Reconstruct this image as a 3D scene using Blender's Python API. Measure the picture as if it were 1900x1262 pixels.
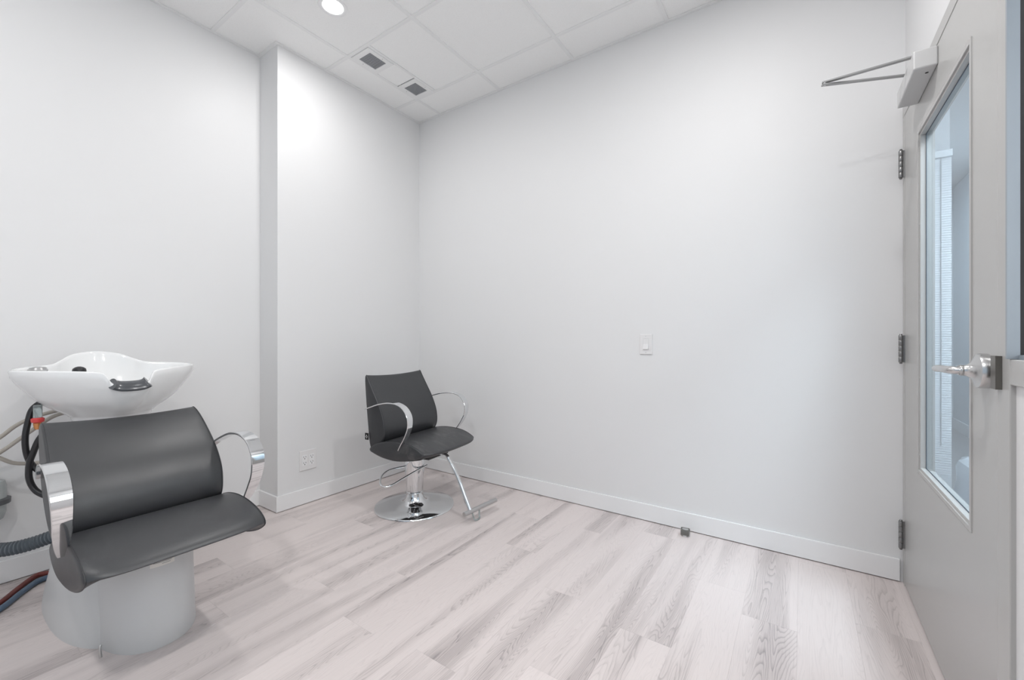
import bpy, bmesh, math, random
from mathutils import Vector, Matrix
random.seed(7)
for o in list(bpy.data.objects): bpy.data.objects.remove(o)
SC = bpy.context.scene
COL = SC.collection
PI = math.pi

# ------------------------------------------------------------------ camera, world, lights, exposure
cam_data = bpy.data.cameras.new('camera')
cam_data.sensor_width = 36.0
cam_data.lens = 786.0/1900.0*36.0
cam_data.shift_y = -1.0/1900.0
cam_data.clip_start = 0.02
cam = bpy.data.objects.new('camera', cam_data)
cam.location = (2.748, -2.587, 1.10)
cam.rotation_euler = (PI/2, 0, math.radians(34.377))
COL.objects.link(cam)
SC.camera = cam

world = bpy.data.worlds.new('sky'); SC.world = world
world.use_nodes = True
wn = world.node_tree
bg = wn.nodes['Background']
bg.inputs[0].default_value = (0.70, 0.84, 1.0, 1)
bg.inputs[1].default_value = 0.6

SC.view_settings.view_transform = 'Standard'
SC.view_settings.look = 'None'
SC.view_settings.gamma = 1.0
SC.view_settings.use_curve_mapping = False
SC.view_settings.exposure = 0.27

POT_POWER = 10.2
POT_COLOR = (1.0, 0.985, 0.975)
WINDOW_POWER = 142.0
SIDELIGHT_POWER = 16.0
CORRIDOR_POWER = 42.0
H = 2.975                       # ceiling height

def area_light(name, loc, power, color, shape, sx, sy=None, rot=(0, 0, 0), parent=None, spread=PI):
    d = bpy.data.lights.new(name, 'AREA')
    d.energy = power; d.color = color; d.shape = shape; d.size = sx
    if sy: d.size_y = sy
    d.spread = spread
    o = bpy.data.objects.new(name, d); COL.objects.link(o)
    o.location = loc; o.rotation_euler = rot
    if parent: o.parent = parent
    return o

POTS = [(0.565, -1.185), (2.395, -1.185), (0.565, -3.015), (2.395, -3.015)]

# ------------------------------------------------------------------ materials
def mat(name, color=(.8, .8, .8), rough=.5, metal=0.0, spec=.5, coat=0.0):
    m = bpy.data.materials.new(name); m.use_nodes = True
    b = m.node_tree.nodes['Principled BSDF']
    b.inputs['Base Color'].default_value = (*color, 1)
    b.inputs['Roughness'].default_value = rough
    b.inputs['Metallic'].default_value = metal
    b.inputs['Specular IOR Level'].default_value = spec
    b.inputs['Coat Weight'].default_value = coat
    return m
def nodes(m): return m.node_tree.nodes, m.node_tree.links, m.node_tree.nodes['Principled BSDF']
def N(nt, t, **kw):
    n = nt.new(t)
    for k, v in kw.items(): setattr(n, k, v)
    return n
def math_node(nt, lk, op, a, b=None, c=None, clamp=False):
    n = nt.new('ShaderNodeMath'); n.operation = op; n.use_clamp = clamp
    for i, v in enumerate((a, b, c)):
        if v is None: continue
        if isinstance(v, (int, float)): n.inputs[i].default_value = v
        else: lk.new(v, n.inputs[i])
    return n.outputs[0]
def ramp(nt, lk, fac, stops):
    r = nt.new('ShaderNodeValToRGB')
    el = r.color_ramp.elements
    while len(el) < len(stops): el.new(0.5)
    for e, (p, c) in zip(el, stops):
        e.position = p; e.color = (*c, 1) if len(c) == 3 else c
    lk.new(fac, r.inputs[0]); return r.outputs[0]
def noise(nt, lk, vec, scale, detail=2.0, rough=.5, dist=0.0):
    n = nt.new('ShaderNodeTexNoise')
    n.inputs['Scale'].default_value = scale; n.inputs['Detail'].default_value = detail
    n.inputs['Roughness'].default_value = rough; n.inputs['Distortion'].default_value = dist
    lk.new(vec, n.inputs['Vector']); return n.outputs['Fac']
def vmath(nt, lk, op, a, b):
    n = nt.new('ShaderNodeVectorMath'); n.operation = op
    for i, v in enumerate((a, b)):
        if isinstance(v, tuple): n.inputs[i].default_value = v
        else: lk.new(v, n.inputs[i])
    return n.outputs[0]
def bump(m, height, strength=.2, dist=.001):
    nt, lk, b = nodes(m)
    n = nt.new('ShaderNodeBump'); n.inputs['Strength'].default_value = strength
    n.inputs['Distance'].default_value = dist
    lk.new(height, n.inputs['Height']); lk.new(n.outputs[0], b.inputs['Normal'])

# painted drywall: faint roller stipple and slight unevenness of the sheen
wall_paint = mat('white wall paint', (.785, .785, .788), .5, spec=.35)
nt, lk, b = nodes(wall_paint)
geo = N(nt, 'ShaderNodeNewGeometry')
bump(wall_paint, noise(nt, lk, geo.outputs['Position'], 260, 2), .12, .0006)
lk.new(math_node(nt, lk, 'MULTIPLY_ADD', noise(nt, lk, geo.outputs['Position'], 3.0, 3), .18, .40), b.inputs['Roughness'])
trim_paint = mat('white trim paint', (.86, .86, .865), .32)
tile_mat = mat('mineral fibre tile', (.87, .875, .88), .9, spec=.2)
nt, lk, b = nodes(tile_mat)
geo = N(nt, 'ShaderNodeNewGeometry')
f = noise(nt, lk, geo.outputs['Position'], 320, 2)
lk.new(ramp(nt, lk, f, [(.30, (.86, .86, .86)), (.45, (.93, .93, .925))]), b.inputs['Base Color'])
bump(tile_mat, f, .15, .001)
grid_mat = mat('white enamel grid', (.86, .86, .86), .4)
dark_void = mat('dark void', (.02, .02, .022), .9)

# vinyl planks: contour-line cathedral grain, dark streaks and fine pores, different on every plank
plank_mat = mat('greige vinyl plank', (.6, .57, .56), .48, spec=.28)
nt, lk, b = nodes(plank_mat)
tc = N(nt, 'ShaderNodeTexCoord'); oi = N(nt, 'ShaderNodeObjectInfo')
rv = N(nt, 'ShaderNodeCombineXYZ')
lk.new(math_node(nt, lk, 'MULTIPLY', oi.outputs['Random'], 71.0), rv.inputs[0])
lk.new(math_node(nt, lk, 'MULTIPLY', oi.outputs['Random'], 133.0), rv.inputs[1])
lk.new(math_node(nt, lk, 'MULTIPLY', oi.outputs['Random'], 37.0), rv.inputs[2])
obj_co = tc.outputs['Object']
p1 = vmath(nt, lk, 'ADD', vmath(nt, lk, 'MULTIPLY', obj_co, (9.0, .75, 1.0)), rv.outputs[0])
rings = noise(nt, lk, p1, 1.15, 2.0, .40, .25)
jit = noise(nt, lk, vmath(nt, lk, 'ADD', vmath(nt, lk, 'MULTIPLY', obj_co, (40., 9., 1.)), rv.outputs[0]), 1.0, 3.0)
ph = math_node(nt, lk, 'MULTIPLY_ADD', jit, .022, rings)
fr = math_node(nt, lk, 'FRACT', math_node(nt, lk, 'MULTIPLY', ph, 52.0))
line = ramp(nt, lk, fr, [(0.0, (1, 1, 1)), (.20, (.35, .35, .35)), (.42, (0, 0, 0)), (.90, (0, 0, 0)), (1.0, (1, 1, 1))])
p2 = vmath(nt, lk, 'ADD', vmath(nt, lk, 'MULTIPLY', obj_co, (7.5, .55, 1.0)), rv.outputs[0])
streak = noise(nt, lk, p2, 1.0, 2.0, .45, .3)
smask = ramp(nt, lk, streak, [(.47, (0, 0, 0)), (.72, (1, 1, 1))])
pores = noise(nt, lk, vmath(nt, lk, 'ADD', vmath(nt, lk, 'MULTIPLY', obj_co, (330., 9., 1.)), rv.outputs[0]), 1.0, 3.0, .6)
pmask = ramp(nt, lk, pores, [(.52, (0, 0, 0)), (.72, (1, 1, 1))])
lw = math_node(nt, lk, 'MULTIPLY', line, math_node(nt, lk, 'MULTIPLY_ADD', smask, .40, .08))
dk = math_node(nt, lk, 'MULTIPLY_ADD', smask, .34, lw)
dk = math_node(nt, lk, 'MULTIPLY_ADD', pmask, math_node(nt, lk, 'MULTIPLY_ADD', smask, .16, .09), dk)
tone = math_node(nt, lk, 'MULTIPLY_ADD', oi.outputs['Random'], .08, -.02)
dk = math_node(nt, lk, 'ADD', dk, tone, clamp=True)
lk.new(ramp(nt, lk, dk, [(0.0, (.725, .655, .640)), (.45, (.495, .442, .433)), (1.0, (.28, .25, .25))]), b.inputs['Base Color'])
bump(plank_mat, dk, -.12, .0008)

leather = mat('charcoal leatherette', (.031, .0325, .036), .40, spec=.75)
nt, lk, b = nodes(leather)
tc = N(nt, 'ShaderNodeTexCoord')
vor = N(nt, 'ShaderNodeTexVoronoi'); vor.inputs['Scale'].default_value = 420
lk.new(tc.outputs['Object'], vor.inputs['Vector'])
bump(leather, vor.outputs['Distance'], .12, .0006)
lk.new(math_node(nt, lk, 'MULTIPLY_ADD', noise(nt, lk, tc.outputs['Object'], 7, 4), .14, .33), b.inputs['Roughness'])
# leatherette with whitish rub marks (the scuffed seat of the styling chair)
worn = leather.copy(); worn.name = 'scuffed leatherette'
nt, lk, b = nodes(worn)
tc = [n for n in nt if n.type == 'TEX_COORD'][0]
oc = tc.outputs['Object']
sep = N(nt, 'ShaderNodeSeparateXYZ'); lk.new(oc, sep.inputs[0])
sc1 = noise(nt, lk, vmath(nt, lk, 'MULTIPLY', oc, (9., 26., 9.)), 1.4, 5, .65, .6)
zone = math_node(nt, lk, 'SUBTRACT', 1.0, math_node(nt, lk, 'MULTIPLY', math_node(nt, lk, 'ABSOLUTE', math_node(nt, lk, 'SUBTRACT', sep.outputs[0], .20)), 6.5), clamp=True)
sm = math_node(nt, lk, 'MULTIPLY', ramp(nt, lk, sc1, [(.50, (0, 0, 0)), (.72, (1, 1, 1))]), zone, clamp=True)
mixc = N(nt, 'ShaderNodeMix'); mixc.data_type = 'RGBA'
mixc.inputs[6].default_value = (.031, .0325, .036, 1); mixc.inputs[7].default_value = (.17, .167, .165, 1)
lk.new(math_node(nt, lk, 'MULTIPLY', sm, .6), mixc.inputs[0]); lk.new(mixc.outputs[2], b.inputs['Base Color'])

piping_mat = mat('dark piping', (.035, .036, .04), .5)
chrome = mat('polished chrome', (.78, .79, .80), .06, 1.0)
satin_steel = mat('satin steel', (.55, .55, .55), .28, 1.0)
nickel = mat('brushed nickel', (.62, .62, .62), .26, 1.0)
shell_grey = mat('silver grey plastic shell', (.60, .61, .615), .38, spec=.5)
nt, lk, b = nodes(shell_grey)
tc = N(nt, 'ShaderNodeTexCoord')
bump(shell_grey, noise(nt, lk, tc.outputs['Object'], 500, 2), .06, .0005)
ceramic = mat('white glazed ceramic', (.86, .865, .865), .09, spec=.55, coat=.4)
rubber = mat('black rubber', (.018, .018, .02), .35)
neck_mat = mat('charcoal gel rubber', (.075, .08, .088), .22)
tan_hose = mat('beige braided hose', (.40, .37, .33), .55)
grey_hose = mat('slate grey corrugated plastic', (.115, .135, .155), .42)
trap_mat = mat('grey translucent plastic', (.42, .45, .45), .25)
trap_band = mat('dark grey plastic', (.10, .105, .11), .4)
red_hose = mat('dull red hose', (.16, .035, .03), .45)
blue_hose = mat('slate blue hose', (.10, .15, .22), .45)
red_plastic = mat('red plastic', (.62, .06, .06), .35)
brass = mat('orange brass', (.62, .27, .10), .35, .4)
clear_plastic = mat('clear plastic', (.62, .70, .70), .12)
nodes(clear_plastic)[2].inputs['Transmission Weight'].default_value = .7
door_paint = mat('grey door enamel', (.47, .465, .455), .27, spec=.5)
frame_paint = mat('grey frame enamel', (.47, .465, .455), .30, spec=.5)
closer_mat = mat('silver closer enamel', (.60, .60, .60), .35, .1)
arm_steel = mat('grey arm steel', (.36, .36, .36), .3, .8)
bronze = mat('dark bronze strike', (.16, .15, .135), .35, .7)
hinge_mat = mat('grey steel hinge', (.26, .26, .26), .35, .9)
plate_mat = mat('white plastic plate', (.80, .79, .79), .3)
slot_mat = mat('outlet slot black', (.02, .02, .02), .6)
screw_mat = mat('painted screw', (.55, .55, .55), .4)
stopper_rubber = mat('grey stop rubber', (.15, .15, .14), .55)
sticker_mat = mat('pale sticker', (.78, .765, .73), .5)
ink_mat = mat('faint grey ink', (.36, .37, .37), .6)
tag_ink = mat('white thread', (.75, .75, .75), .7)
blind_mat = mat('white blind slat', (.82, .85, .88), .45)
cord_mat = mat('grey cord', (.45, .48, .50), .7)
wrap_mat = mat('white plastic wrap', (.74, .79, .84), .22)
gasket = mat('black gasket', (.03, .03, .032), .6)
stop_blue = mat('daylight-tinted glazing bead', (.33, .37, .41), .35, .3)  # blue in the colour stands in for daylight on the mullion reveal
vent_grey = mat('grey egg crate', (.36, .37, .39), .5)
corridor_paint = mat('pale grey corridor paint', (.72, .75, .78), .5)

glass = bpy.data.materials.new('window glass'); glass.use_nodes = True
nt, lk = glass.node_tree.nodes, glass.node_tree.links
nt.remove(nt['Principled BSDF'])
tr = N(nt, 'ShaderNodeBsdfTransparent'); tr.inputs[0].default_value = (.86, .93, .97, 1)
gl = N(nt, 'ShaderNodeBsdfGlossy'); gl.inputs['Roughness'].default_value = .02
fz = N(nt, 'ShaderNodeFresnel'); fz.inputs['IOR'].default_value = 1.45
geo = N(nt, 'ShaderNodeNewGeometry')
mx = N(nt, 'ShaderNodeMixShader')
lk.new(math_node(nt, lk, 'MULTIPLY', fz.outputs[0], math_node(nt, lk, 'SUBTRACT', 1.0, geo.outputs['Backfacing'])), mx.inputs[0])
lk.new(tr.outputs[0], mx.inputs[1]); lk.new(gl.outputs[0], mx.inputs[2])
lk.new(mx.outputs[0], nt['Material Output'].inputs[0])

clear_glass = glass.copy(); clear_glass.name = 'clear storefront glass'
for n_ in clear_glass.node_tree.nodes:
    if n_.type == 'BSDF_TRANSPARENT': n_.inputs[0].default_value = (.97, .975, .97, 1)

lamp_glow = bpy.data.materials.new('lamp lens'); lamp_glow.use_nodes = True
nt, lk, b = nodes(lamp_glow)
b.inputs['Emission Color'].default_value = (1, .99, .98, 1); b.inputs['Emission Strength'].default_value = 6.0

# ------------------------------------------------------------------ helpers
def obj(name, bm, m, parent=None, loc=None, rot=None, smooth=True, recalc=True, angle=40):
    me = bpy.data.meshes.new(name)
    if recalc: bmesh.ops.recalc_face_normals(bm, faces=bm.faces)
    bm.to_mesh(me); bm.free()
    if smooth:
        for p in me.polygons: p.use_smooth = True
        if angle: me.set_sharp_from_angle(angle=math.radians(angle))
    me.materials.append(m)
    o = bpy.data.objects.new(name, me); COL.objects.link(o)
    if parent: o.parent = parent
    if loc: o.location = loc
    if rot: o.rotation_euler = rot
    return o
def instance(src, parent=None, loc=None, rot=None):
    o = src.copy(); COL.objects.link(o)
    if parent is not None: o.parent = parent
    if loc: o.location = loc
    if rot: o.rotation_euler = rot
    return o
def tag(o, label=None, cat=None, group=None, kind=None):
    if label: o['label'] = label
    if cat: o['category'] = cat
    if group: o['group'] = group
    if kind: o['kind'] = kind
    return o
def empty(name, loc=(0, 0, 0), rz=0):
    o = bpy.data.objects.new(name, None); COL.objects.link(o)
    o.empty_display_size = .1
    o.location = loc; o.rotation_euler = (0, 0, rz); return o
def box(bm, a, b_, bevel=0.0, seg=2):
    x0, y0, z0 = [min(p, q) for p, q in zip(a, b_)]; x1, y1, z1 = [max(p, q) for p, q in zip(a, b_)]
    r = bmesh.ops.create_cube(bm, size=1.0)
    vs = r['verts']
    for v in vs:
        v.co = Vector((x0+(v.co.x+.5)*(x1-x0), y0+(v.co.y+.5)*(y1-y0), z0+(v.co.z+.5)*(z1-z0)))
    if bevel > 0:
        es = list({e for v in vs for e in v.link_edges})
        bmesh.ops.bevel(bm, geom=es, offset=bevel, segments=seg, affect='EDGES', profile=.5)
    return bm
def boxes(*bs, bevel=0.0):
    bm = bmesh.new()
    for a, b_ in bs: box(bm, a, b_, bevel)
    return bm
def catmull(pts, n, closed=False):
    pts = [Vector(p) for p in pts]; m = len(pts); out = []
    segs = m if closed else m-1
    for i in range(segs):
        if closed: p0, p1, p2, p3 = pts[(i-1) % m], pts[i], pts[(i+1) % m], pts[(i+2) % m]
        else: p0, p1, p2, p3 = pts[max(i-1, 0)], pts[i], pts[i+1], pts[min(i+2, m-1)]
        for k in range(n):
            t = k/n
            out.append(.5*((2*p1)+(p2-p0)*t+(2*p0-5*p1+4*p2-p3)*t*t+(3*p1-p0-3*p2+p3)*t**3))
    if not closed: out.append(pts[-1])
    return out
def bridge(bm, rings, close_ring=True, close_loop=False):
    n = len(rings[0])
    R = len(rings)
    for i in range(R if close_loop else R-1):
        a, b_ = rings[i], rings[(i+1) % R]
        for j in range(n if close_ring else n-1):
            k = (j+1) % n
            try: bm.faces.new((a[j], a[k], b_[k], b_[j]))
            except ValueError: pass
def cap(bm, ring, bulge=None):
    c = Vector((0, 0, 0))
    for v in ring: c += v.co
    c /= len(ring)
    if bulge: c += Vector(bulge)
    cv = bm.verts.new(c)
    for j in range(len(ring)):
        bm.faces.new((ring[j], ring[(j+1) % len(ring)], cv))
def tube(bm, pts, r, seg=10, closed=False, caps=True, flat=1.0):
    pts = [Vector(p) for p in pts]; n = len(pts)
    up = None; rings = []
    for i, p in enumerate(pts):
        if closed: t = (pts[(i+1) % n]-pts[i-1]).normalized()
        else: t = (pts[min(i+1, n-1)]-pts[max(i-1, 0)]).normalized()
        if up is None:
            up = Vector((0, 0, 1)) if abs(t.z) < .9 else Vector((1, 0, 0))
        s = t.cross(up).normalized(); up = s.cross(t).normalized()
        rr = r(i/(n-1)) if callable(r) else r
        rings.append([bm.verts.new(p+s*rr*math.cos(2*PI*k/seg)+up*rr*flat*math.sin(2*PI*k/seg)) for k in range(seg)])
    bridge(bm, rings, True, closed)
    if caps and not closed:
        cap(bm, rings[0]); cap(bm, rings[-1])
    return bm
def lathe(bm, prof, seg=48, center=(0, 0, 0), axis='Z'):
    c = Vector(center); rings = []
    def P(r, z, a):
        if axis == 'Z': return c+Vector((r*math.cos(a), r*math.sin(a), z))
        if axis == 'X': return c+Vector((z, r*math.cos(a), r*math.sin(a)))
        return c+Vector((r*math.cos(a), z, r*math.sin(a)))
    for r, z in prof:
        rings.append([bm.verts.new(P(max(r, 1e-5), z, 2*PI*k/seg)) for k in range(seg)])
    bridge(bm, rings)
    cap(bm, rings[0]); cap(bm, rings[-1])
    return bm
def band(bm, pts, width, thick, lateral=Vector((0, 1, 0)), shift=None):
    """flat strap swept along pts; width and shift are functions of t along `lateral`"""
    n = len(pts); rings = []
    for i, p in enumerate(pts):
        t = (pts[min(i+1, n-1)]-pts[max(i-1, 0)]).normalized()
        nn = t.cross(lateral).normalized()
        u = i/(n-1); w = width(u)/2; h = thick/2
        q = p+lateral*(shift(u) if shift else 0)
        sec = [(-w, -h*.3), (-w+.002, -h), (0, -h*1.15), (w-.002, -h), (w, -h*.3), (w, h*.3), (w-.002, h), (0, h*1.15), (-w+.002, h), (-w, h*.3)]
        rings.append([bm.verts.new(q+lateral*a+nn*c) for a, c in sec])
    bridge(bm, rings); cap(bm, rings[0]); cap(bm, rings[-1])
    return bm
def cushion(profile, half, n=5, warp=None, bulge=.012):
    """closed x-z profile swept across y, rounded at both ends; returns mesh and the two seam loops"""
    prof = catmull([(x, 0, z) for x, z in profile], n, True)
    c = sum(prof, Vector((0, 0, 0)))/len(prof)
    S = [(-1, .90), (-.997, .955), (-.99, .985), (-.975, 1.0)]+[(-.95+.1*i*.95, 1.0) for i in range(21)][1:-1]
    S += [(-s, k) for s, k in reversed(S[:4])]
    bm = bmesh.new(); rings = []; seams = []
    for s, k in S:
        ring = []
        for p in prof:
            q = c+(p-c)*(k+bulge*(1-s*s)); q.y = s*half
            if warp: q = warp(q, s)
            ring.append(q)
        rings.append([bm.verts.new(q) for q in ring])
        if abs(abs(s)-.975) < 1e-6: seams.append([Vector(q) for q in ring])
    bridge(bm, rings)
    cap(bm, rings[0], (0, -.004, 0)); cap(bm, rings[-1], (0, .004, 0))
    return bm, seams
def piping(seams, parent, r=.0022):
    for s in seams:
        bm = bmesh.new(); tube(bm, s, r, 6, closed=True)
        obj('piping', bm, piping_mat, parent)
def ellipse_ring(bm, cx, cy, z, a, b_, n=64, e=2.0):
    out = []
    for k in range(n):
        t = 2*PI*k/n; cs, sn = math.cos(t), math.sin(t)
        out.append(bm.verts.new((cx+a*math.copysign(abs(cs)**(2/e), cs), cy+b_*math.copysign(abs(sn)**(2/e), sn), z)))
    return out
def struct(name, bm, m, smooth=False, parent=None):
    o = obj(name, bm, m, parent, smooth=smooth)
    if parent is None: o['kind'] = 'structure'
    return o

# ------------------------------------------------------------------ the setting
XW = 3.135       # face of the right wall
XL = -0.226      # face of the left wall
YF = -4.30       # face of the front wall, behind the camera
PY = -1.208      # front of the projecting wall
struct('wall_back', boxes(((XL-.12, 0, 0), (3.19, .12, H+.06))), wall_paint)
struct('wall_left', boxes(((XL-.12, YF-.12, 0), (XL, 0, H+.06))), wall_paint)
struct('wall_bulkhead', boxes(((XL, PY, 0), (0, 0, H+.02))), wall_paint)
SIDE_END = -3.90  # sidelight lengthened out of view to let added fill in
struct('wall_right', boxes(((XW, SIDE_END, 2.147), (XW+.12, 0, H+.06)),
                           ((XW, SIDE_END, 0), (XW+.12, -1.20, 1.0)),
                           ((XW, YF-.12, 0), (XW+.12, SIDE_END, H+.06))), wall_paint)
WX0, WX1, WZ0, WZ1 = .75, 3.07, .25, 2.80
struct('wall_front', boxes(((XL, YF-.12, 0), (WX0, YF, H+.06)), ((WX1, YF-.12, 0), (XW, YF, H+.06)),
                           ((WX0, YF-.12, 0), (WX1, YF, WZ0)), ((WX0, YF-.12, WZ1), (WX1, YF, H+.06))), wall_paint)

# floor: a slab with every plank laid on it
floor = struct('floor', boxes(((XL-.12, YF-.12, -.05), (XW+.12, .12, -.004))), mat('taupe joint', (.34, .31, .305), .7))
PW, PL, PX = .186, 1.215, 1.804
def plank_mesh(w, l):
    bm = bmesh.new(); e = .0004
    x0, x1, y0, y1 = -w/2+.0001, w/2-.0001, -l/2+.0001, l/2-.0001
    lo = [bm.verts.new((x, y, -.004)) for x, y in ((x0, y0), (x1, y0), (x1, y1), (x0, y1))]
    mi = [bm.verts.new((x, y, -.0003)) for x, y in ((x0, y0), (x1, y0), (x1, y1), (x0, y1))]
    hi = [bm.verts.new((x, y, 0)) for x, y in ((x0+e, y0+e), (x1-e, y0+e), (x1-e, y1-e), (x0+e, y1-e))]
    bridge(bm, [lo, mi, hi]); bm.faces.new(hi); bm.faces.new(lo)
    return bm
ENDS = {-4: -1.243, -7: -1.0, -9: -1.193, -1: -.323, 1: -.158, 3: -.50, 4: -.667, 6: -.48, -2: -.72,
        -3: -.36, 0: -.95, 2: -1.02, 5: -.05, 7: -1.05, -6: -.62, -5: -.28, -8: -.45, -10: -.75, -11: -.2}
proto = None
for k in range(-11, 8):
    x0, x1 = PX+k*PW, PX+(k+1)*PW
    x0, x1 = max(x0, XL), min(x1, XW+.03)
    if x1-x0 < .01: continue
    y1 = ENDS[k]+2*PL
    while y1 > YF:
        y0 = y1-PL
        a, c = max(y0, YF), min(y1, 0.0)
        if c-a > .01:
            full = abs((x1-x0)-PW) < 1e-6 and abs((c-a)-PL) < 1e-6
            if full and proto is not None:
                o = instance(proto, floor)
            else:
                o = obj('plank', plank_mesh(x1-x0, c-a), plank_mat, floor, smooth=False)
                if full: proto = o
            o.location = ((x0+x1)/2, (a+c)/2, 0)
        y1 = y0

# ceiling: plate, T-bar grid and every lay-in tile
ceiling = struct('ceiling', boxes(((XL-.12, YF-.12, H+.03), (XW+.12, .12, H+.09))), dark_void)
GX = [.262+.61*i for i in range(0, 5)]; GY = [-.27-.61*i for i in range(0, 8)]
GW = .012
def tile_poly(pts, z0=H+.004, z1=H+.018):
    bm = bmesh.new()
    lo = [bm.verts.new((x, y, z0)) for x, y in pts]; hi = [bm.verts.new((x, y, z1)) for x, y in pts]
    bridge(bm, [lo, hi]); bm.faces.new(lo); bm.faces.new(hi)
    return bm
xs = [XL]+GX+[XW]; ys = [0.0]+GY+[YF]
g = .0105
for i in range(len(xs)-1):
    for j in range(len(ys)-1):
        x0, x1, y1, y0 = xs[i]+g, xs[i+1]-g, ys[j]-g, ys[j+1]+g
        if y1-y0 < .05: continue
        if i == 0:
            if y0 > PY: x0 = g
            elif y1 > PY:
                obj('ceiling_tile', tile_poly([(x0, y0), (x1, y0), (x1, y1), (g, y1), (g, PY-g), (x0, PY-g)]), tile_mat, ceiling, smooth=False); continue
        if i == 1 and j == 1:
            obj('ceiling_tile', tile_poly([(.462+g, y0), (x1, y0), (x1, y1), (.462+g, y1)]), tile_mat, ceiling, smooth=False)
            obj('ceiling_tile', tile_poly([(x0, -.656), (.462-g, -.656), (.462-g, -.4735), (x0, -.4735)]), tile_mat, ceiling, smooth=False)
            continue
        obj('ceiling_tile', tile_poly([(x0, y0), (x1, y0), (x1, y1), (x0, y1)]), tile_mat, ceiling, smooth=False)
for x in GX:
    obj('grid_bar', boxes(((x-GW, YF, H), (x+GW, 0, H+.03))), grid_mat, ceiling, smooth=False)
edges = [XL]+[0]
for y in GY:
    xa = 0 if y > PY else XL
    cuts = [xa]+[x for x in GX if x > xa]+[XW]
    for a, c in zip(cuts[:-1], cuts[1:]):
        obj('grid_bar', boxes(((a+GW, y-GW, H+.0004), (c-GW, y+GW, H+.03))), grid_mat, ceiling, smooth=False)
obj('grid_bar', boxes(((.462-.009, -.868, H+.0008), (.462+.009, -.282, H+.03))), grid_mat, ceiling, smooth=False)
# wall angle around the edge
for nm, a, c in (('wall_angle', (0, -.020, H-.001), (XW, 0, H+.003)), ('wall_angle', (0, PY, H-.001), (.020, -.02, H+.003)),
                 ('wall_angle', (XL, PY-.020, H-.001), (.020, PY, H+.003)), ('wall_angle', (XL, YF, H-.001), (XL+.020, PY-.02, H+.003)),
                 ('wall_angle', (XW-.020, YF, H-.001), (XW, -.02, H+.003))):
    obj(nm, boxes((a, c)), grid_mat, ceiling, smooth=False)

# baseboards
BH, BT, BG = .103, .012, .0045
def base(name, a, c): struct(name, boxes((a, c), bevel=.0015), trim_paint)
base('baseboard_back', (BT, -BT, BG), (XW-.02, 0, BH))
base('baseboard_bulkhead', (0, PY-BT, BG), (BT, 0, BH))
base('baseboard_return', (XL+BT, PY-BT, BG), (0, PY, BH))
base('baseboard_left', (XL, YF, BG), (XL+BT, PY, BH))

# ------------------------------------------------------------------ door frame, door, sidelight
FX = 3.1255
DX_ = 3.127
frame = empty('trim_1', (XW, -.6, 0)); tag(frame, kind='structure')
def fpart(name, *bs, m=frame_paint, bevel=.002):
    bm = boxes(*bs, bevel=bevel)
    bmesh.ops.translate(bm, verts=bm.verts, vec=(-XW, .6, 0))
    return obj(name, bm, m, frame, smooth=False)
fpart('header', ((FX, SIDE_END, 2.10), (3.25, -.003, 2.147)))
fpart('jamb', ((DX_-.001, -.042, 0), (3.188, -.003, 2.10)))
fpart('mullion', ((FX, -1.20, 0), (3.25, -1.128, 2.10)))
fpart('jamb', ((FX, SIDE_END, 0), (3.25, SIDE_END+.05, 2.10)))
fpart('sill_rail', ((FX, SIDE_END+.05, 1.0), (3.25, -1.20, 1.056)))
fpart('strike_plate', ((3.1145, -1.158, .985), (FX, -1.128, 1.062)), m=bronze, bevel=.0006)
0 and fpart('strike_lip', ((3.108, -1.128, .985), (FX+.003, -1.108, 1.062)), m=bronze, bevel=.0006)
fpart('door_stop', ((3.178, -1.128, .01), (3.20, -1.108, 2.10)), ((3.178, -1.108, 2.08), (3.20, -.06, 2.10)), ((3.178, -.062, .01), (3.20, -.042, 2.10)))

win = empty('window_1', (3.16, -1.5, 1.056)); tag(win, kind='structure')
def wpart(name, *bs, m=stop_blue, bevel=0.0, off=(3.16, -1.5, 1.056), par=None):
    bm = boxes(*bs, bevel=bevel)
    bmesh.ops.translate(bm, verts=bm.verts, vec=(-off[0], -off[1], -off[2]))
    return obj(name, bm, m, par or win, smooth=False)
def pane(name, x, y0, y1, z0, z1, par, off):
    bm = bmesh.new()
    box(bm, (x, y0, z0), (x+.006, y1, z1))
    bmesh.ops.translate(bm, verts=bm.verts, vec=(-off[0], -off[1], -off[2]))
    return obj(name, bm, glass, par, smooth=False)
wo = (3.16, -1.5, 1.056)
pane('pane', 3.150, SIDE_END+.05, -1.20, 1.056, 2.10, win, wo)
win.children[0].data.materials[0] = clear_glass
fpart('mullion', ((FX, -2.60, 1.056), (3.25, -2.55, 2.10)))
wpart('glazing_bead', ((3.136, SIDE_END+.05, 1.056), (3.150, SIDE_END+.062, 2.10)), ((3.136, SIDE_END+.05, 1.056), (3.150, -1.20, 1.066)),
      ((3.136, SIDE_END+.05, 2.088), (3.150, -1.20, 2.10)))
wpart('glazing_bead', ((3.119, -1.2085, 1.057), (3.1385, -1.2, 2.10)))
wpart('gasket', ((3.1385, -1.2085, 1.057), (3.150, -1.2, 2.10)), m=gasket)

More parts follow.
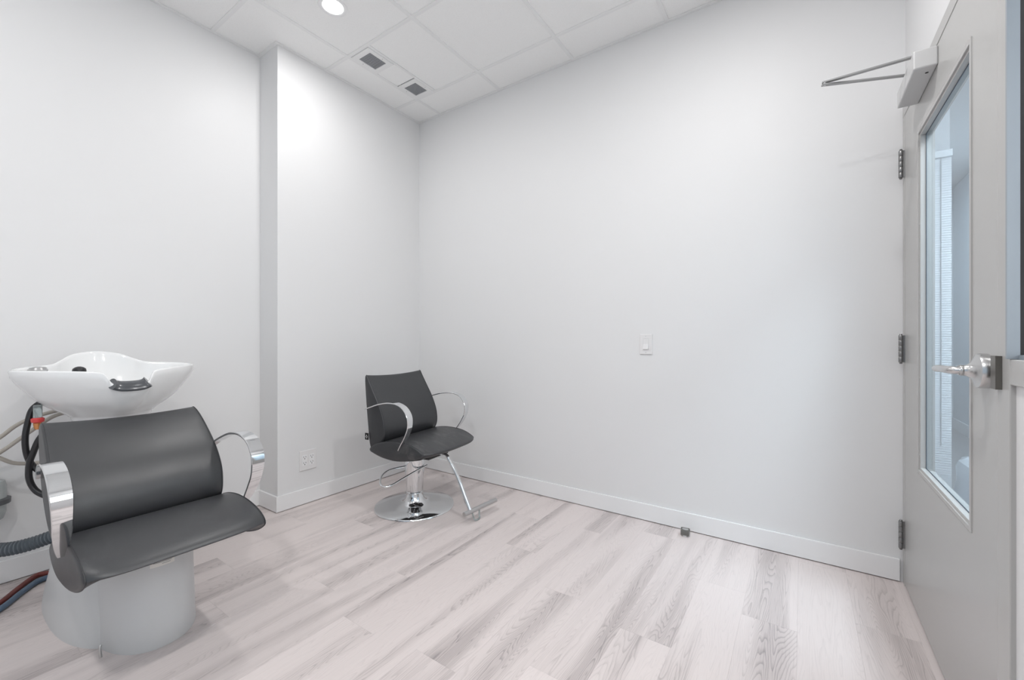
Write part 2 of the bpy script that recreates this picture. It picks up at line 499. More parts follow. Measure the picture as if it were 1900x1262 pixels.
DX = 3.127
DY0, DY1 = -.0455, -1.1245
GY0, GY1, GZ0, GZ1 = -.305, -.945, .578, 1.918       # outer edge of the lite frame
door = empty('door_1', (DX, DY0, .008)); tag(door, kind='structure')
do = Vector((DX, DY0, .008))
def dpart(name, bm, m, par=None, smooth=False, poff=None):
    bmesh.ops.translate(bm, verts=bm.verts, vec=-do)
    return obj(name, bm, m, par or door, smooth=smooth)
e = .012
leaf = dpart('leaf', boxes(((DX, DY1, .008), (DX+.045, GY1+e, 2.097)), ((DX, GY0-e, .008), (DX+.045, DY0, 2.097)),
                    ((DX, GY1+e, .008), (DX+.045, GY0-e, GZ0+e)), ((DX, GY1+e, GZ1-e), (DX+.045, GY0-e, 2.097))), door_paint)
def ring_frame(x0, x1, y0, y1, z0, z1, w):
    return boxes(((x0, y0, z0), (x1, y0+w, z1)), ((x0, y1-w, z0), (x1, y1, z1)), ((x0, y0+w, z0), (x1, y1-w, z0+w)), ((x0, y0+w, z1-w), (x1, y1-w, z1)), bevel=.0008)
lf = dpart('lite_frame', ring_frame(DX-.003, DX+.004, GY1, GY0, GZ0, GZ1, .013), frame_paint)
dpart('glazing_bead', ring_frame(DX+.002, DX+.018, GY1+.012, GY0-.012, GZ0+.012, GZ1-.012, .010), frame_paint)
dpart('gasket', ring_frame(DX+.0178, DX+.0195, GY1+.0215, GY0-.0215, GZ0+.0215, GZ1-.0215, .004), mat('dark blue gasket', (.05, .08, .12), .5))
bm = bmesh.new(); box(bm, (DX+.018, GY1+.013, GZ0+.013), (DX+.024, GY0-.013, GZ1-.013))
dpart('pane', bm, glass)
for z in (.65, .95, 1.25, 1.55, 1.85):
    bm = bmesh.new(); lathe(bm, [(.0035, 0), (.0035, -.0012), (.002, -.0018)], 10, (DX+.002, GY0-.017, z), 'X')
    dpart('screw', bm, screw_mat, smooth=True)
# hinges
for z in (1.882, 1.058, .229):
    bm = bmesh.new()
    for q in range(5):
        lathe(bm, [(.0075, .0006), (.0082, .0016), (.0082, .0226), (.0075, .0236)], 14, (DX-.014, -.0455, z-.061+q*.0244))
    lathe(bm, [(.004, 0), (.006, .002), (.004, .006)], 12, (DX-.014, -.0455, z+.061)); lathe(bm, [(.004, 0), (.006, -.002), (.004, -.006)], 12, (DX-.014, -.0455, z-.061))
    box(bm, (DX-.014, -.047, z-.06), (DX+.0, -.044, z+.06))
    dpart('hinge', bm, hinge_mat, smooth=True)
# lever handle
hc = (0, -1.060, 1.022)
bm = bmesh.new()
lathe(bm, [(.043, DX), (.0435, DX-.014), (.0415, DX-.019), (.033, DX-.0225), (.021, DX-.028), (.0150, DX-.036), (.0125, DX-.045), (.0125, DX-.052)], 40, (0, hc[1], hc[2]), 'X')
rose = dpart('rose', bm, nickel, smooth=True)
bm = bmesh.new()
path = catmull([(DX-.048, hc[1], hc[2]), (DX-.060, hc[1]+.004, hc[2]), (DX-.067, hc[1]+.022, hc[2]), (DX-.070, hc[1]+.060, hc[2]), (DX-.070, hc[1]+.105, hc[2]-.002), (DX-.064, hc[1]+.125, hc[2]-.003)], 6)
tube(bm, path, lambda t: .0125-.002*t, 16, flat=.85)
dpart('lever', bm, nickel, smooth=True)
bm = bmesh.new(); lathe(bm, [(.0135, DX-.043), (.0145, DX-.046), (.0135, DX-.049)], 24, (0, hc[1], hc[2]), 'X')
dpart('collar', bm, satin_steel, smooth=True)
# door closer on the door with its folded arm
bm = bmesh.new(); box(bm, (DX-.062, -.600, 2.029), (DX, -.300, 2.093), .004)
closer = dpart('door_closer', bm, closer_mat)
E_ = Vector((2.822, -.508, 2.112)); S_ = Vector((3.09, -.515, 2.112)); K_ = Vector((3.105, -.385, 2.118))
def bar(name, p, q, w, h, z):
    bm = bmesh.new(); d = (q-p); d.z = 0; d.normalize(); s = Vector((-d.y, d.x, 0))
    vs = []
    for pt in (p-d*.008, q+d*.008):
        for a, c in ((-w, -h), (w, -h), (w, h), (-w, h)): vs.append(bm.verts.new(pt+s*a+Vector((0, 0, c+z))))
    bridge(bm, [vs[:4], vs[4:]]); bm.faces.new(vs[:4]); bm.faces.new(vs[4:])
    return dpart(name, bm, arm_steel, closer)
bar('main_arm', E_, S_, .008, .0026, .004)
bar('forearm', E_, K_, .008, .0022, -.006)
bm = bmesh.new(); lathe(bm, [(.005, 2.102), (.006, 2.104), (.006, 2.119), (.004, 2.121)], 20, (E_.x, E_.y, 0))
lathe(bm, [(.012, 2.093), (.012, 2.112), (.008, 2.121)], 20, (S_.x, S_.y, 0))
dpart('pivot', bm, satin_steel, closer, smooth=True)
dpart('arm_shoe', boxes(((3.095, -.425, 2.105), (FX, -.345, 2.130)), bevel=.002), closer_mat, closer)
bm = bmesh.new(); lathe(bm, [(.005, 2.0285), (.005, 2.030)], 14, (DX-.02, -.555, 0))
dpart('adjusting_screw', bm, slot_mat, closer, smooth=True)

# window behind the camera, inferred from a blue arm glint, enlarged for fill
w2 = empty('window_2', ((WX0+WX1)/2, YF, WZ0)); tag(w2, kind='structure')
o2 = ((WX0+WX1)/2, YF, WZ0)
wpart('window_frame', ((WX0, YF-.09, WZ0), (WX0+.05, YF-.02, WZ1)), ((WX1-.05, YF-.09, WZ0), (WX1, YF-.02, WZ1)),
      ((WX0+.05, YF-.09, WZ0), (WX1-.05, YF-.02, WZ0+.05)), ((WX0+.05, YF-.09, WZ1-.05), (WX1-.05, YF-.02, WZ1)),
      ((1.88, YF-.09, WZ0+.05), (1.92, YF-.02, WZ1-.05)), m=trim_paint, off=o2, par=w2)
wpart('pane', ((WX0+.04, YF-.06, WZ0+.04), (WX1-.04, YF-.055, WZ1-.04)), m=clear_glass, off=o2, par=w2)
wpart('window_sill', ((WX0-.03, YF-.02, WZ0-.025), (WX1+.03, YF+.05, WZ0)), m=trim_paint, bevel=.003, off=o2, par=w2)

# ------------------------------------------------------------------ corridor seen through the door glass
CX1, CY1 = 4.30, 4.85
struct('wall_corridor', boxes(((CX1, -3.0, 0), (CX1+.1, CY1+.1, H)), ((3.255, CY1, 0), (CX1, CY1+.1, H)), ((3.09, .12, 0), (3.19, CY1+.1, H)), ((3.19, CY1, 0), (3.255, CY1+.1, H)),
                              ((3.255, -3.1, 0), (CX1+.1, -3.0, H)), ((3.19, 1.38, 0), (3.56, 1.48, H))), corridor_paint)
struct('floor_corridor', boxes(((3.172, -3.1, -.05), (CX1+.1, CY1+.1, 0))), mat('grey corridor floor', (.42, .42, .43), .4))
struct('ceiling_corridor', boxes(((3.19, -3.1, H), (CX1+.1, CY1+.1, H+.08))), wall_paint)
struct('baseboard_corridor', boxes(((CX1-.014, -3.0, 0), (CX1, CY1, .13)), ((3.19, 1.366, 0), (3.56, 1.38, .10))), trim_paint)
bl = empty('window_blind', (3.378, 1.33, 0))
tag(bl, 'closed white horizontal blind with hanging cord, seen through the door glass', 'blind')
bm = bmesh.new(); z = .02
while z < 2.30:
    x0, x1 = -.180, .180
    v = [bm.verts.new(p) for p in ((x0, -.0022, z), (x1, -.0022, z), (x1, .001, z+.0165), (x0, .001, z+.0165), (x0, -.0007, z-.0005), (x1, -.0007, z-.0005), (x1, .0025, z+.016), (x0, .0025, z+.016))]
    for f4 in ((0, 1, 2, 3), (7, 6, 5, 4), (0, 3, 7, 4), (1, 5, 6, 2), (0, 4, 5, 1), (3, 2, 6, 7)): bm.faces.new([v[i] for i in f4])
    z += .0155
sl = obj('slats', bm, blind_mat, bl, smooth=False); sl['kind'] = 'stuff'
obj('head_rail', boxes(((-.182, -.02, 2.30), (.182, .02, 2.345)), bevel=.002), blind_mat, bl, smooth=False)
bm = bmesh.new(); tube(bm, [(.128, -.012, 2.30), (.128, -.013, 1.3), (.128, -.012, .4)], .0022, 6)
obj('cord', bm, cord_mat, bl)
# plastic wrapped bundle on the corridor floor
def wrapped():
    bm = bmesh.new(); rnd = random.Random(3); rings = []
    n = 28
    for z, k in ((0, .94), (.03, 1.0), (.10, .98), (.18, 1.01), (.26, .97), (.33, .99), (.375, .90), (.392, .70), (.396, .3)):
        ring = []
        for j in range(n):
            t = 2*PI*j/n; cs, sn = math.cos(t), math.sin(t)
            a = .155*math.copysign(abs(cs)**.45, cs)*k; b_ = .20*math.copysign(abs(sn)**.45, sn)*k
            w = 1+rnd.uniform(-.045, .045)
            ring.append(bm.verts.new((a*w, b_*w, z+(rnd.uniform(-.012, .012) if z > .02 else 0))))
        rings.append(ring)
    bridge(bm, rings); cap(bm, rings[0]); cap(bm, rings[-1])
    return bm
bnd = obj('wrapped_bundle', wrapped(), wrap_mat, loc=(3.665, .93, 0), angle=25)
tag(bnd, 'bundle wrapped in crinkled white plastic on the corridor floor, low behind the door glass', 'bundle')
cl = empty('corridor_fill', (3.85, -.9, H)); tag(cl, 'added unseen panel light brightening the corridor beyond the door', 'ceiling light')  # unseen fixture added to light the corridor
obj('frame', boxes(((-.3, -.6, -.03), (.3, .6, 0)), bevel=.004), trim_paint, cl, smooth=False)
obj('diffuser', boxes(((-.28, -.58, -.033), (.28, .58, -.030))), lamp_glow, cl, smooth=False)
area_light('fill_lamp', (0, 0, -.036), CORRIDOR_POWER, (.95, .98, 1.0), 'RECTANGLE', .55, 1.15, parent=cl)
cl = empty('corridor_fill', (3.60, 3.1, H)); tag(cl, 'added narrow panel light hidden behind the blind, brightening the far corridor', 'ceiling light')  # added where the blind hides it, lifts the far corridor wall
obj('frame', boxes(((-.12, -.6, -.03), (.12, .6, 0)), bevel=.004), trim_paint, cl, smooth=False)
obj('diffuser', boxes(((-.10, -.58, -.033), (.10, .58, -.030))), lamp_glow, cl, smooth=False)
area_light('fill_lamp', (0, 0, -.036), CORRIDOR_POWER*.34, (.86, .94, 1.0), 'RECTANGLE', .2, 1.15, parent=cl)

# ------------------------------------------------------------------ recessed pot lights
pot_labels = ['glowing round recessed pot light in the ceiling near the corner of the projecting wall',
              'round recessed pot light above the door end of the room, above the frame',
              'round recessed pot light behind the camera on the shampoo unit side',
              'round recessed pot light behind the camera on the door side']
for (x, y), lb in zip(POTS, pot_labels):
    p = empty('pot_light', (x, y, H+.004)); tag(p, lb, 'ceiling light', 'recessed pot lights')
    bm = bmesh.new(); lathe(bm, [(.055, .004), (.055, -.002), (.064, -.006), (.076, -.0045), (.079, 0), (.079, .004)], 48)
    obj('trim_ring', bm, trim_paint, p)
    bm = bmesh.new(); lathe(bm, [(.055, .003), (.055, -.003), (.02, -.0036)], 48)
    obj('lens', bm, lamp_glow, p)
    area_light('lamp', (0, 0, -.010), POT_POWER*(1.32 if x > 1 else .62), POT_COLOR, 'DISK', .115, parent=p, spread=PI)
# area light as daylight through the enlarged window behind the camera, soft fill
area_light('window_daylight', ((WX0+WX1)/2, YF-.20, (WZ0+WZ1)/2), WINDOW_POWER, (1.0, .985, .97), 'RECTANGLE', WX1-WX0, WZ1-WZ0, rot=(PI/2, 0, PI), parent=None)

area_light('sidelight_fill', (3.33, (SIDE_END-1.75)/2, 1.58), SIDELIGHT_POWER, (1.0, .985, .97), 'RECTANGLE', 1.0, abs(SIDE_END+1.85), rot=(0, PI/2, 0))  # added fill lamp behind the sidelight glass, brightens the pedestal front
# ------------------------------------------------------------------ air vents in the ceiling strip
def vent(x0, x1, y0, y1, label):
    cx, cy = (x0+x1)/2, (y0+y1)/2
    v = empty('air_vent', (cx, cy, H)); tag(v, label, 'air vent', 'square vents in the ceiling')
    hx, hy = (x1-x0)/2, (y1-y0)/2; ox, oy = hx*.66, hy*.64
    obj('vent_frame', boxes(((-hx, -hy, -.004), (-ox, hy, .004)), ((ox, -hy, -.004), (hx, hy, .004)), ((-ox, -hy, -.004), (ox, -oy, .004)), ((-ox, oy, -.004), (ox, hy, .004))), grid_mat, v, smooth=False)
    obj('back_plate', boxes(((-ox, -oy, .018), (ox, oy, .020))), dark_void, v, smooth=False)
    bm = bmesh.new(); n = 12
    for i in range(n+1):
        px = -ox+2*ox*i/n; py = -oy+2*oy*i/n
        box(bm, (px-.0017, -oy, .0), (px+.0017, oy, .006)); box(bm, (-ox, py-.0017, .0003), (ox, py+.0017, .0057))
    gobj = obj('grille', bm, vent_grey, v, smooth=False); gobj['kind'] = 'stuff'
    for s in (-1, 1):
        bm = bmesh.new(); lathe(bm, [(.0035, 0), (.003, -.0015)], 10, (s*hx*.85, s*.02, -.004))
        obj('screw', bm, screw_mat, v)
vent(.276, .452, -.866, -.660, 'square ceiling vent with dark grille, the one nearer the glowing pot light')
vent(.272, .454, -.470, -.284, 'square ceiling vent with dark grille, the one nearer the back wall corner')

# ------------------------------------------------------------------ switch, outlet, door stop
sw = empty('light_switch', (1.967, 0, 1.071)); tag(sw, 'white rocker light switch on the long blank back wall', 'light switch')
obj('plate', boxes(((-.0375, -.0072, -.0615), (.0375, 0, .0615)), bevel=.0028), plate_mat, sw, smooth=False)
bm = bmesh.new()
box(bm, (-.0168, -.0078, -.0335), (.0168, -.005, .0335))
obj('bezel', bm, screw_mat, sw, smooth=False)
bm = bmesh.new()
pts = [(-.0065, .0325), (-.009, .030), (-.009, .002), (-.0145, -.030), (-.0065, -.0325)]
a = [bm.verts.new((-.0155, y, z)) for y, z in pts]; c = [bm.verts.new((.0155, y, z)) for y, z in pts]
bridge(bm, [a, c]); bm.faces.new(a); bm.faces.new(c)
obj('rocker', bm, plate_mat, sw, smooth=False)
for z in (-.049, .049):
    bm = bmesh.new(); lathe(bm, [(.0028, -.007), (.0026, -.0082)], 10, (0, 0, z), 'Y'); obj('screw', bm, screw_mat, sw)

ot = empty('wall_outlet', (0, -1.008, .291)); tag(ot, 'white double electrical outlet plate low on the projecting wall', 'outlet')
obj('plate', boxes(((0, -.060, -.066), (.0065, .060, .066)), bevel=.0028), plate_mat, ot, smooth=False)
for cy in (-.0245, .0245):
    rc = obj('receptacle', boxes(((.0045, cy-.0175, -.036), (.0072, cy+.0175, .036)), bevel=.0012), trim_paint, ot, smooth=False)
    bm = bmesh.new()
    for cz in (.022, -.017):
        box(bm, (.0068, cy-.0085, cz-.004), (.0076, cy-.0060, cz+.006)); box(bm, (.0068, cy+.0058, cz-.003), (.0076, cy+.0083, cz+.006))
        lathe(bm, [(.0030, .0068), (.0030, .0077)], 10, (0, cy, cz-.0105), 'X')
    obj('slots', bm, slot_mat, rc, smooth=False)
    for z in (-.052, .052):
        bm = bmesh.new(); lathe(bm, [(.0028, .005), (.0026, .0064)], 10, (0, cy, z), 'X'); obj('screw', bm, screw_mat, ot)

ds = empty('door_stop', (2.208, -.075, 0), math.radians(4)); tag(ds, 'small grey half-dome floor door stop in front of the back baseboard', 'door stop')
bm = bmesh.new()
rings = []
for z, r in ((0, .0245), (.004, .0250), (.006, .0235), (.030, .0215), (.0365, .0185), (.0395, .013)):
    ring = [bm.verts.new((r*math.cos(t), -r*.95*math.sin(t), z)) for t in [PI*k/16 for k in range(17)]]
    rings.append(ring)
bridge(bm, rings, close_ring=True); cap(bm, rings[0]); cap(bm, rings[-1])
obj('metal_body', bm, satin_steel, ds, loc=(0, .002, 0))
bm = bmesh.new(); box(bm, (-.0235, .000, .003), (.0235, .012, .040), .003)
obj('rubber_pad', bm, stopper_rubber, ds)
bm = bmesh.new(); box(bm, (-.0215, -.0235, .008), (.0215, -.006, .037), .002)
obj('front_pad', bm, stopper_rubber, ds)

# ------------------------------------------------------------------ styling chair
ch = empty('styling_chair', (.632, -.635, 0), math.radians(6))
tag(ch, 'black leatherette styling chair on a round chrome base with footrest, in the room corner', 'chair')
seat_prof = [(-.140, .412), (-.105, .445), (-.03, .470), (.06, .482), (.16, .479), (.25, .462), (.315, .440), (.330, .428), (.312, .412), (.25, .394), (.17, .381), (.07, .369), (-.03, .376), (-.105, .394)]
def seat_warp(q, s):
    k = max(0, (q.x-.20)/.13)
    q.x -= .045*k*abs(s)**5
    q.x += .012*k*(1-s*s)
    q.y += .004
    return q
bm, seams = cushion(seat_prof, .264, warp=seat_warp)
seat = obj('seat', bm, worn, ch)
piping(seams, seat)
back_prof = [(-.204, .868), (-.192, .870), (-.172, .835), (-.130, .765), (-.085, .690), (-.052, .615), (-.038, .550), (-.042, .495), (-.072, .445), (-.120, .414), (-.150, .413), (-.166, .44), (-.178, .55), (-.194, .70), (-.208, .84)]
def back_warp(q, s):
    if q.z > .78: q.z -= .012*(1-s*s)*(q.z-.78)/.09
    front = max(0.0, min(1.0, (q.x+.19+(.87-q.z)*.10)/.10))
    q.x -= .012*(1-s*s)*front*min(1, max(0, (q.z-.45)/.15))
    w = 1+.012*math.sin(PI*min(1, max(0, (.87-q.z)/.46)))
    q.y = q.y*w+.026
    return q
bm, seams = cushion(back_prof, .259, warp=back_warp, bulge=.0)
bk = obj('backrest', bm, leather, ch)
piping(seams, bk)
bm = bmesh.new(); box(bm, (-.196, -.243, .466), (-.166, -.240, .508), .001)
tg = obj('sewn_tag', bm, mat('black tag cloth', (.01, .01, .012), .7), ch, smooth=False); tg['label'] = 'black sewn tag with a small white mark'
bm = bmesh.new()
tube(bm, catmull([(-.189, -.2436, .486), (-.183, -.2436, .490), (-.181, -.2436, .499), (-.179, -.2436, .490), (-.173, -.2436, .486), (-.178, -.2436, .481), (-.180, -.2436, .474), (-.183, -.2436, .481), (-.189, -.2436, .486)], 2), .0011, 5)
obj('tag_mark', bm, tag_ink, tg)
arm_pts = [(-.165, .664), (-.11, .682), (-.03, .706), (.05, .720), (.115, .717), (.170, .693), (.203, .645), (.202, .585), (.172, .525), (.130, .470), (.105, .438)]
arm_path = catmull([(x, 0, z) for x, z in arm_pts], 7)
def arm_width(u):
    tab = [(0, .028), (.35, .048), (.55, .049), (.75, .041), (1, .020)]
    for (a, p), (b_, q) in zip(tab[:-1], tab[1:]):
        if u <= b_+1e-9:
            t = (u-a)/(b_-a); t = t*t*(3-2*t); return p+(q-p)*t
    return tab[-1][1]
for s in (-1, 1):
    bm = bmesh.new()
    band(bm, [p+Vector((0, s*.272+.012, 0)) for p in arm_path], arm_width, .0065, shift=lambda u: s*.018*math.sin(PI*u))
    obj('armrest', bm, chrome, ch)
# hydraulic column and round base
bm = bmesh.new(); lathe(bm, [(.0, .0), (.256, .0), (.258, .004), (.256, .010), (.252, .0125), (.16, .017), (.10, .022), (.075, .032), (.060, .055), (.052, .085), (.050, .098)], 72)
obj('base_plate', bm, chrome, ch)
bm = bmesh.new(); lathe(bm, [(.054, .092), (.056, .095), (.056, .100), (.053, .103), (.054, .118), (.060, .22), (.066, .302), (.066, .312), (.060, .314)], 48)
obj('column', bm, chrome, ch)
bm = bmesh.new(); lathe(bm, [(.050, .314), (.050, .330), (.040, .340), (.040, .376)], 40)
obj('piston', bm, slot_mat, ch)
obj('seat_bracket', boxes(((-.10, -.10, .350), (.20, .10, .374)), bevel=.004), slot_mat, ch, smooth=False)
R_ = Matrix.Rotation(-math.radians(6), 3, 'Z')
def to_local(p): return R_ @ (Vector(p)-Vector((.632, -.635, 0)))
lev = [(.645, -.575, .262), (.600, -.650, .262), (.555, -.760, .258), (.565, -.835, .250), (.615, -.900, .236), (.675, -.935, .222), (.712, -.905, .222), (.712, -.80, .240), (.708, -.690, .258), (.695, -.585, .265)]
bm = bmesh.new(); tube(bm, catmull([to_local(p) for p in lev], 7), .0062, 10)
obj('pump_lever', bm, chrome, ch)
# footrest
ft = bmesh.new()
tube(ft, catmull([(.06, 0, .372), (.14, 0, .374), (.22, 0, .374), (.262, 0, .364), (.285, 0, .335), (.34, 0, .255), (.42, -.018, .125), (.461, -.03, .062)], 6), .0125, 12)
fr_ = obj('footrest', ft, chrome, ch)
bm = bmesh.new(); tube(bm, [(.455, -.085, .060), (.4555, -.082, .060), (.478, .06, .060), (.5015, .202, .060), (.502, .205, .060)], .0135, 14)
obj('foot_bar', bm, satin_steel, fr_)
bm = bmesh.new(); tube(bm, catmull([(.478, .045, .052), (.482, .04, .020), (.490, .03, .007), (.492, .005, .0055), (.484, -.015, .009), (.470, -.02, .05)], 5), .005, 8)
obj('glide', bm, clear_plastic, fr_)

# ------------------------------------------------------------------ shampoo unit
YC = -2.045
wu = empty('shampoo_chair', (.68, YC, 0))
tag(wu, 'black leatherette shampoo seat with chrome arms on a grey moulded pedestal, under the white basin', 'chair')
wo_ = Vector((.68, YC, 0))
def W(pts): return [(x-.68, z) for x, z in pts]
prof = W([(.650, .395), (.70, .432), (.77, .462), (.86, .478), (.95, .477), (1.04, .464), (1.10, .447), (1.130, .428), (1.123, .408), (1.06, .378), (.96, .351), (.86, .337), (.76, .336), (.685, .358)])
def ws_warp(q, s):
    k = max(0, (q.x-.28)/.15)
    q.x -= .03*k*abs(s)**6
    if q.z < .43 and abs(s) < .93 and q.x > .1: q.z += min(.026, (.43-q.z)*.5)
    return q
bm, seams = cushion(prof, .246, warp=ws_warp)
ws = obj('seat', bm, leather, wu); piping(seams, ws, .0018)
prof = W([(.438, .787), (.462, .792), (.510, .770), (.585, .715), (.665, .645), (.722, .570), (.742, .505), (.738, .455), (.705, .425), (.655, .420), (.610, .450), (.560, .530), (.500, .650), (.445, .755)])
def wb_warp(q, s):
    if q.z > .70: q.z -= .010*(1-s*s)*(q.z-.70)/.09
    q.y *= 1+.03*math.sin(PI*min(1, max(0, (.79-q.z)/.37)))
    return q
bm, seams = cushion(prof, .240, warp=wb_warp, bulge=.0)
wb = obj('backrest', bm, leather, wu); piping(seams, wb, .0018)
ap = W([(.585, .625), (.64, .655), (.72, .688), (.80, .712), (.875, .716), (.945, .693), (.985, .640), (.982, .575), (.955, .520), (.920, .472), (.900, .445)])
ap = catmull([(x, 0, z) for x, z in ap], 7)
def taper(tab):
    def fn(u):
        for (a, p), (b_, q) in zip(tab[:-1], tab[1:]):
            if u <= b_+1e-9:
                t = (u-a)/(b_-a); t = t*t*(3-2*t); return p+(q-p)*t
        return tab[-1][1]
    return fn
wa_width = taper([(0, .030), (.35, .050), (.55, .051), (.75, .044), (1, .024)])
for s in (-1, 1):
    bm = bmesh.new()
    band(bm, [p+Vector((0, s*.252, 0)) for p in ap], wa_width, .008, shift=lambda u: s*.016*math.sin(PI*u))
    obj('armrest', bm, chrome, wu)
# pedestal: wide rear shell and narrower front column
bm = bmesh.new(); rings = []
for z, cx, a, b_, e_ in ((0, .335, .41, .214, 2.5), (.012, .335, .41, .214, 2.5), (.08, .345, .395, .207, 2.5), (.18, .36, .365, .194, 2.4), (.28, .38, .33, .178, 2.3), (.36, .40, .29, .158, 2.2), (.40, .41, .26, .138, 2.2)):
    rings.append(ellipse_ring(bm, cx-.68, .008, z, a, b_, 72, e_))
bridge(bm, rings); cap(bm, rings[0]); cap(bm, rings[-1])
obj('rear_shell', bm, shell_grey, wu)
bm = bmesh.new(); rings = []
for z, a, b_ in ((0, .255, .145), (.006, .257, .146), (.10, .250, .143), (.22, .245, .140), (.345, .240, .138)):
    rings.append(ellipse_ring(bm, .605-.68, .015, z, a, b_, 72, 2.25))
bridge(bm, rings); cap(bm, rings[0]); cap(bm, rings[-1])
obj('front_column', bm, shell_grey, wu)
bm = bmesh.new(); rings = []
for z, cx, a, b_ in ((.34, .40, .12, .09), (.60, .27, .085, .075), (.735, .20, .09, .085)):
    rings.append(ellipse_ring(bm, cx-.68, 0, z, a, b_, 40, 2.2))
bridge(bm, rings); cap(bm, rings[0]); cap(bm, rings[-1])
obj('basin_support', bm, shell_grey, wu)
bm = bmesh.new(); tube(bm, [(.078, -.138, .006), (.074, -.140, .035), (.070, -.137, .045)], .0045, 8)
obj('release_lever', bm, satin_steel, wu)
# maker's sticker on the column
bm = bmesh.new(); rings = []
def col_pt(t, z, off=.0008):
    a = .2415+off; b_ = .1405+off; cs, sn = math.cos(t), math.sin(t); e_ = 2/2.25
    return (.605-.68+a*math.copysign(abs(cs)**e_, cs), .015+b_*math.copysign(abs(sn)**e_, sn), z)
for z in (.286, .330):
    rings.append([bm.verts.new(col_pt(-.26+.42*k/8, z, .0012+.0004)) for k in range(9)])
bridge(bm, rings, close_ring=False)
st = obj('sticker', bm, sticker_mat, wu); st['label'] = 'pale printed sticker under the seat edge'
for z, t0, t1 in ((.293, -.05, .08), (.299, -.20, .10), (.305, -.20, .02), (.311, -.20, .12)):
    bm = bmesh.new()
    bridge(bm, [[bm.verts.new(col_pt(t0+(t1-t0)*k/4, z+dz, .0024)) for k in range(5)] for dz in (0, .0022)], close_ring=False)
    obj('print_line', bm, ink_mat, st)

# basin
basin = empty('shampoo_basin', (.2, -2.030, .76))
tag(basin, 'white ceramic shampoo basin with a neck notch and dark neck rest, above the seat back', 'basin')
half = [(.472, .0, .904), (.468, .038, .907), (.460, .060, .920), (.451, .073, .945), (.439, .089, .961), (.402, .145, .967), (.325, .236, .971), (.235, .296, .972), (.160, .300, .973), (.085, .258, .977), (.018, .168, .983), (-.035, .130, .999), (-.085, .078, 1.024), (-.115, .0, 1.034)]
full = [(x-.2, y, z-.76) for x, y, z in half]+[(x-.2, -y, z-.76) for x, y, z in half[-2:0:-1]]
rim = catmull(full, 6, True)
bc = Vector((.02, 0, 0))
outer = [(1.0, 0.0), (.99, .12), (.965, .27), (.93, .38), (.88, .50), (.82, .61), (.75, .71), (.66, .81), (.55, .91), (.50, .98), (.475, 1.0)]
inner = [(.992, -.022), (.975, -.035), (.955, -.022), (.942, .03), (.92, .16), (.87, .33), (.79, .50), (.68, .64), (.54, .74), (.38, .79), (.20, .82), (.06, .83)]
ZB = .012
bm = bmesh.new(); rings = []
soft = [p.copy() for p in rim]
for it in range(60):
    soft = [(soft[i-1]+soft[i]*2+soft[(i+1) % len(soft)])/4 for i in range(len(soft))]
def bring(r, d):
    out = []
    w = max(0.0, min(1.0, (abs(d)-.05)/.45)); w = w*w*(3-2*w)
    for p, q in zip(rim, soft):
        s = p.lerp(q, w)
        out.append(bm.verts.new((bc.x+(s.x-bc.x)*r, s.y*r, min(s.z, p.z+.02)-d*(s.z-ZB))))
    return out
for r, d in [(.44, 1.14), (.47, 1.05)]: rings.append(bring(r, d))
for r, d in reversed(outer): rings.append(bring(r, d))
for r, d in inner: rings.append(bring(r, d))
bridge(bm, rings); cap(bm, rings[0]); cap(bm, rings[-1])
bowl = obj('bowl', bm, ceramic, basin, angle=60)
n = len(rim)
arc = [rim[i % n] for i in range(-11, 12)]
arc = [Vector((p.x-.010, p.y, p.z+.003)) for p in arc]
bm = bmesh.new()
m_ = len(arc); rr = []
for i, p in enumerate(arc):
    t = (arc[min(i+1, m_-1)]-arc[max(i-1, 0)]).normalized()
    fwd = Vector((1, 0, 0)); up = fwd.cross(t).normalized()
    if up.z < 0: up = -up
    u = abs(2*i/(m_-1)-1); k = 1+.22*u**4
    ring = []
    for q in range(14):
        a = 2*PI*q/14
        ring.append(bm.verts.new(p+fwd*(.027*k*math.cos(a))+up*(.015*k*math.sin(a)+.001)+Vector((0, 0, -.014*math.cos(a)))))
    rr.append(ring)
bridge(bm, rr); cap(bm, rr[0]); cap(bm, rr[-1])
obj('neck_rest', bm, neck_mat, basin)
bm = bmesh.new(); lathe(bm, [(.010, .09), (.012, .15), (.020, .180), (.024, .196), (.022, .207), (.014, .214), (.005, .217)], 24, (-.165, -.078, 0))
obj('spray_head', bm, rubber, basin)
bm = bmesh.new(); lathe(bm, [(.016, .150), (.018, .17), (.026, .198), (.030, .212), (.024, .222), (.008, .226)], 24, (-.105, -.212, 0))
obj('mixer_knob', bm, satin_steel, basin)
bm = bmesh.new(); lathe(bm, [(.022, .066), (.022, .071), (.006, .073)], 24, (-.03, 0, 0))
obj('drain', bm, chrome, basin)

# ------------------------------------------------------------------ hoses and plumbing beside the unit
def hose(name, pts, r, m, label, cat='hose', group=None, seg=10, n=8, prof=None):
    bm = bmesh.new(); tube(bm, catmull(pts, n), prof or r, seg)
    return tag(obj(name, bm, m), label, cat, group)
hose('rubber_hose', [(.205, -2.225, .862), (.2, -2.268, .825), (.2, -2.283, .767), (.2, -2.290, .704), (.2, -2.286, .645), (.2, -2.274, .603), (.21, -2.255, .571), (.24, -2.21, .53), (.30, -2.14, .48)], .0105, rubber,
     'thick black rubber hose hanging straight down from the basin to behind the seat back')
hose('rubber_hose', [(.235, -2.235, .740), (.225, -2.257, .697), (.215, -2.271, .646), (.21, -2.280, .605), (.21, -2.281, .551), (.215, -2.271, .51), (.23, -2.254, .483), (.26, -2.22, .46), (.31, -2.14, .42)], .0105, rubber,
     'black rubber hose bowing out below the red connector, lower of the two black loops')
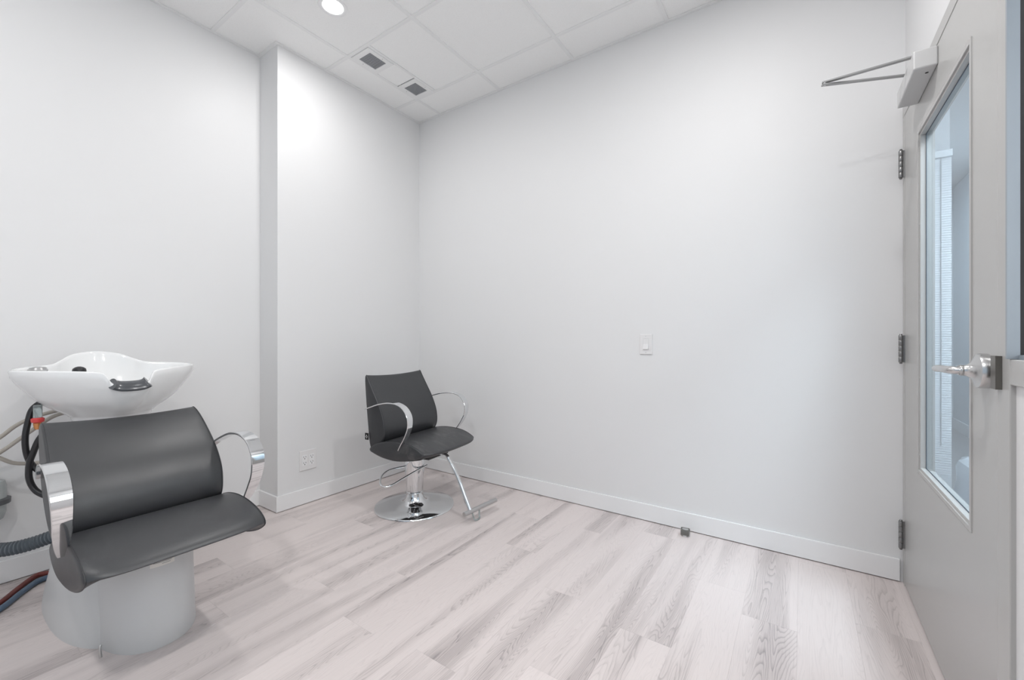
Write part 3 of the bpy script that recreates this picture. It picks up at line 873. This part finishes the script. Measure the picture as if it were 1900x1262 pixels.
hose('beige_hose', [(-.226, -2.45, .60), (-.10, -2.38, .64), (-.05, -2.332, .685), (-.05, -2.287, .728), (-.03, -2.24, .758), (.02, -2.17, .785), (.10, -2.10, .80)], .008, tan_hose,
     'thin beige hose, uppermost of three running from the left edge to the basin')
hose('beige_hose', [(-.226, -2.43, .55), (-.08, -2.375, .585), (-.03, -2.325, .632), (-.025, -2.28, .672), (-.02, -2.235, .712), (.03, -2.18, .765), (.11, -2.09, .795)], .008, tan_hose,
     'thin beige hose, middle of three running from the left edge to the basin')
hose('beige_hose', [(-.226, -2.44, .66), (-.10, -2.37, .625), (-.05, -2.332, .599), (-.05, -2.294, .569), (-.05, -2.248, .556), (-.02, -2.20, .556), (.08, -2.12, .56), (.20, -2.10, .50)], .008, tan_hose,
     'thin beige hose, lowest of the three, sagging level behind the black hoses')
cpath = catmull([(-.10, -2.46, .30), (-.02, -2.40, .258), (.05, -2.341, .242), (.095, -2.275, .247), (.135, -2.205, .268), (.20, -2.14, .30)], 40)
bm = bmesh.new(); tube(bm, cpath, lambda t: .0245+.0035*math.sin(t*2*PI*34), 14)
tag(obj('drain_hose', bm, grey_hose), 'grey corrugated drain hose curving from the left edge to behind the seat', 'hose')
cn = empty('hose_connector', (.22, -2.259, .76)); tag(cn, 'small red and clear pipe connector between basin and seat back', 'connector')
bm = bmesh.new(); lathe(bm, [(.013, .025), (.013, .075), (.010, .078)], 18); obj('clear_sleeve', bm, clear_plastic, cn)
bm = bmesh.new(); lathe(bm, [(.012, .006), (.019, .010), (.020, .022), (.014, .027)], 20); obj('red_collar', bm, red_plastic, cn)
bm = bmesh.new(); lathe(bm, [(.008, -.02), (.011, -.012), (.013, .004), (.010, .008)], 18); obj('brass_nut', bm, brass, cn)
tp = empty('bottle_trap', (-.135, -2.352, .31)); tag(tp, 'grey plastic drain trap with a dark band on the left wall at the frame edge', 'pipe trap')
bm = bmesh.new(); lathe(bm, [(.018, 0), (.038, .012), (.047, .04), (.049, .09), (.049, .15), (.043, .175), (.020, .186)], 32); obj('trap_body', bm, trap_mat, tp)
bm = bmesh.new(); lathe(bm, [(.049, .075), (.060, .078), (.061, .098), (.055, .102), (.049, .103)], 32); obj('trap_band', bm, trap_band, tp)
bm = bmesh.new(); tube(bm, [(0, 0, .10), (-.05, -.01, .10), (-.091, -.012, .10)], .02, 14); obj('wall_pipe', bm, trap_mat, tp)
hose('supply_hose', [(-.06, -2.10, .03), (-.14, -2.175, .014), (-.16, -2.215, .012), (-.08, -2.275, .012), (.025, -2.345, .012), (.08, -2.43, .012), (.02, -2.6, .012), (-.214, -2.72, .10)], .011, red_hose,
     'dull red water hose on the floor, on the wall side of the blue one')
hose('supply_hose', [(.02, -2.09, .03), (-.08, -2.16, .014), (-.09, -2.215, .012), (-.02, -2.275, .012), (.085, -2.350, .012), (.135, -2.45, .012), (.06, -2.65, .012), (-.214, -2.80, .10)], .0115, blue_hose,
     'slate blue water hose on the floor, on the pedestal side of the red one')
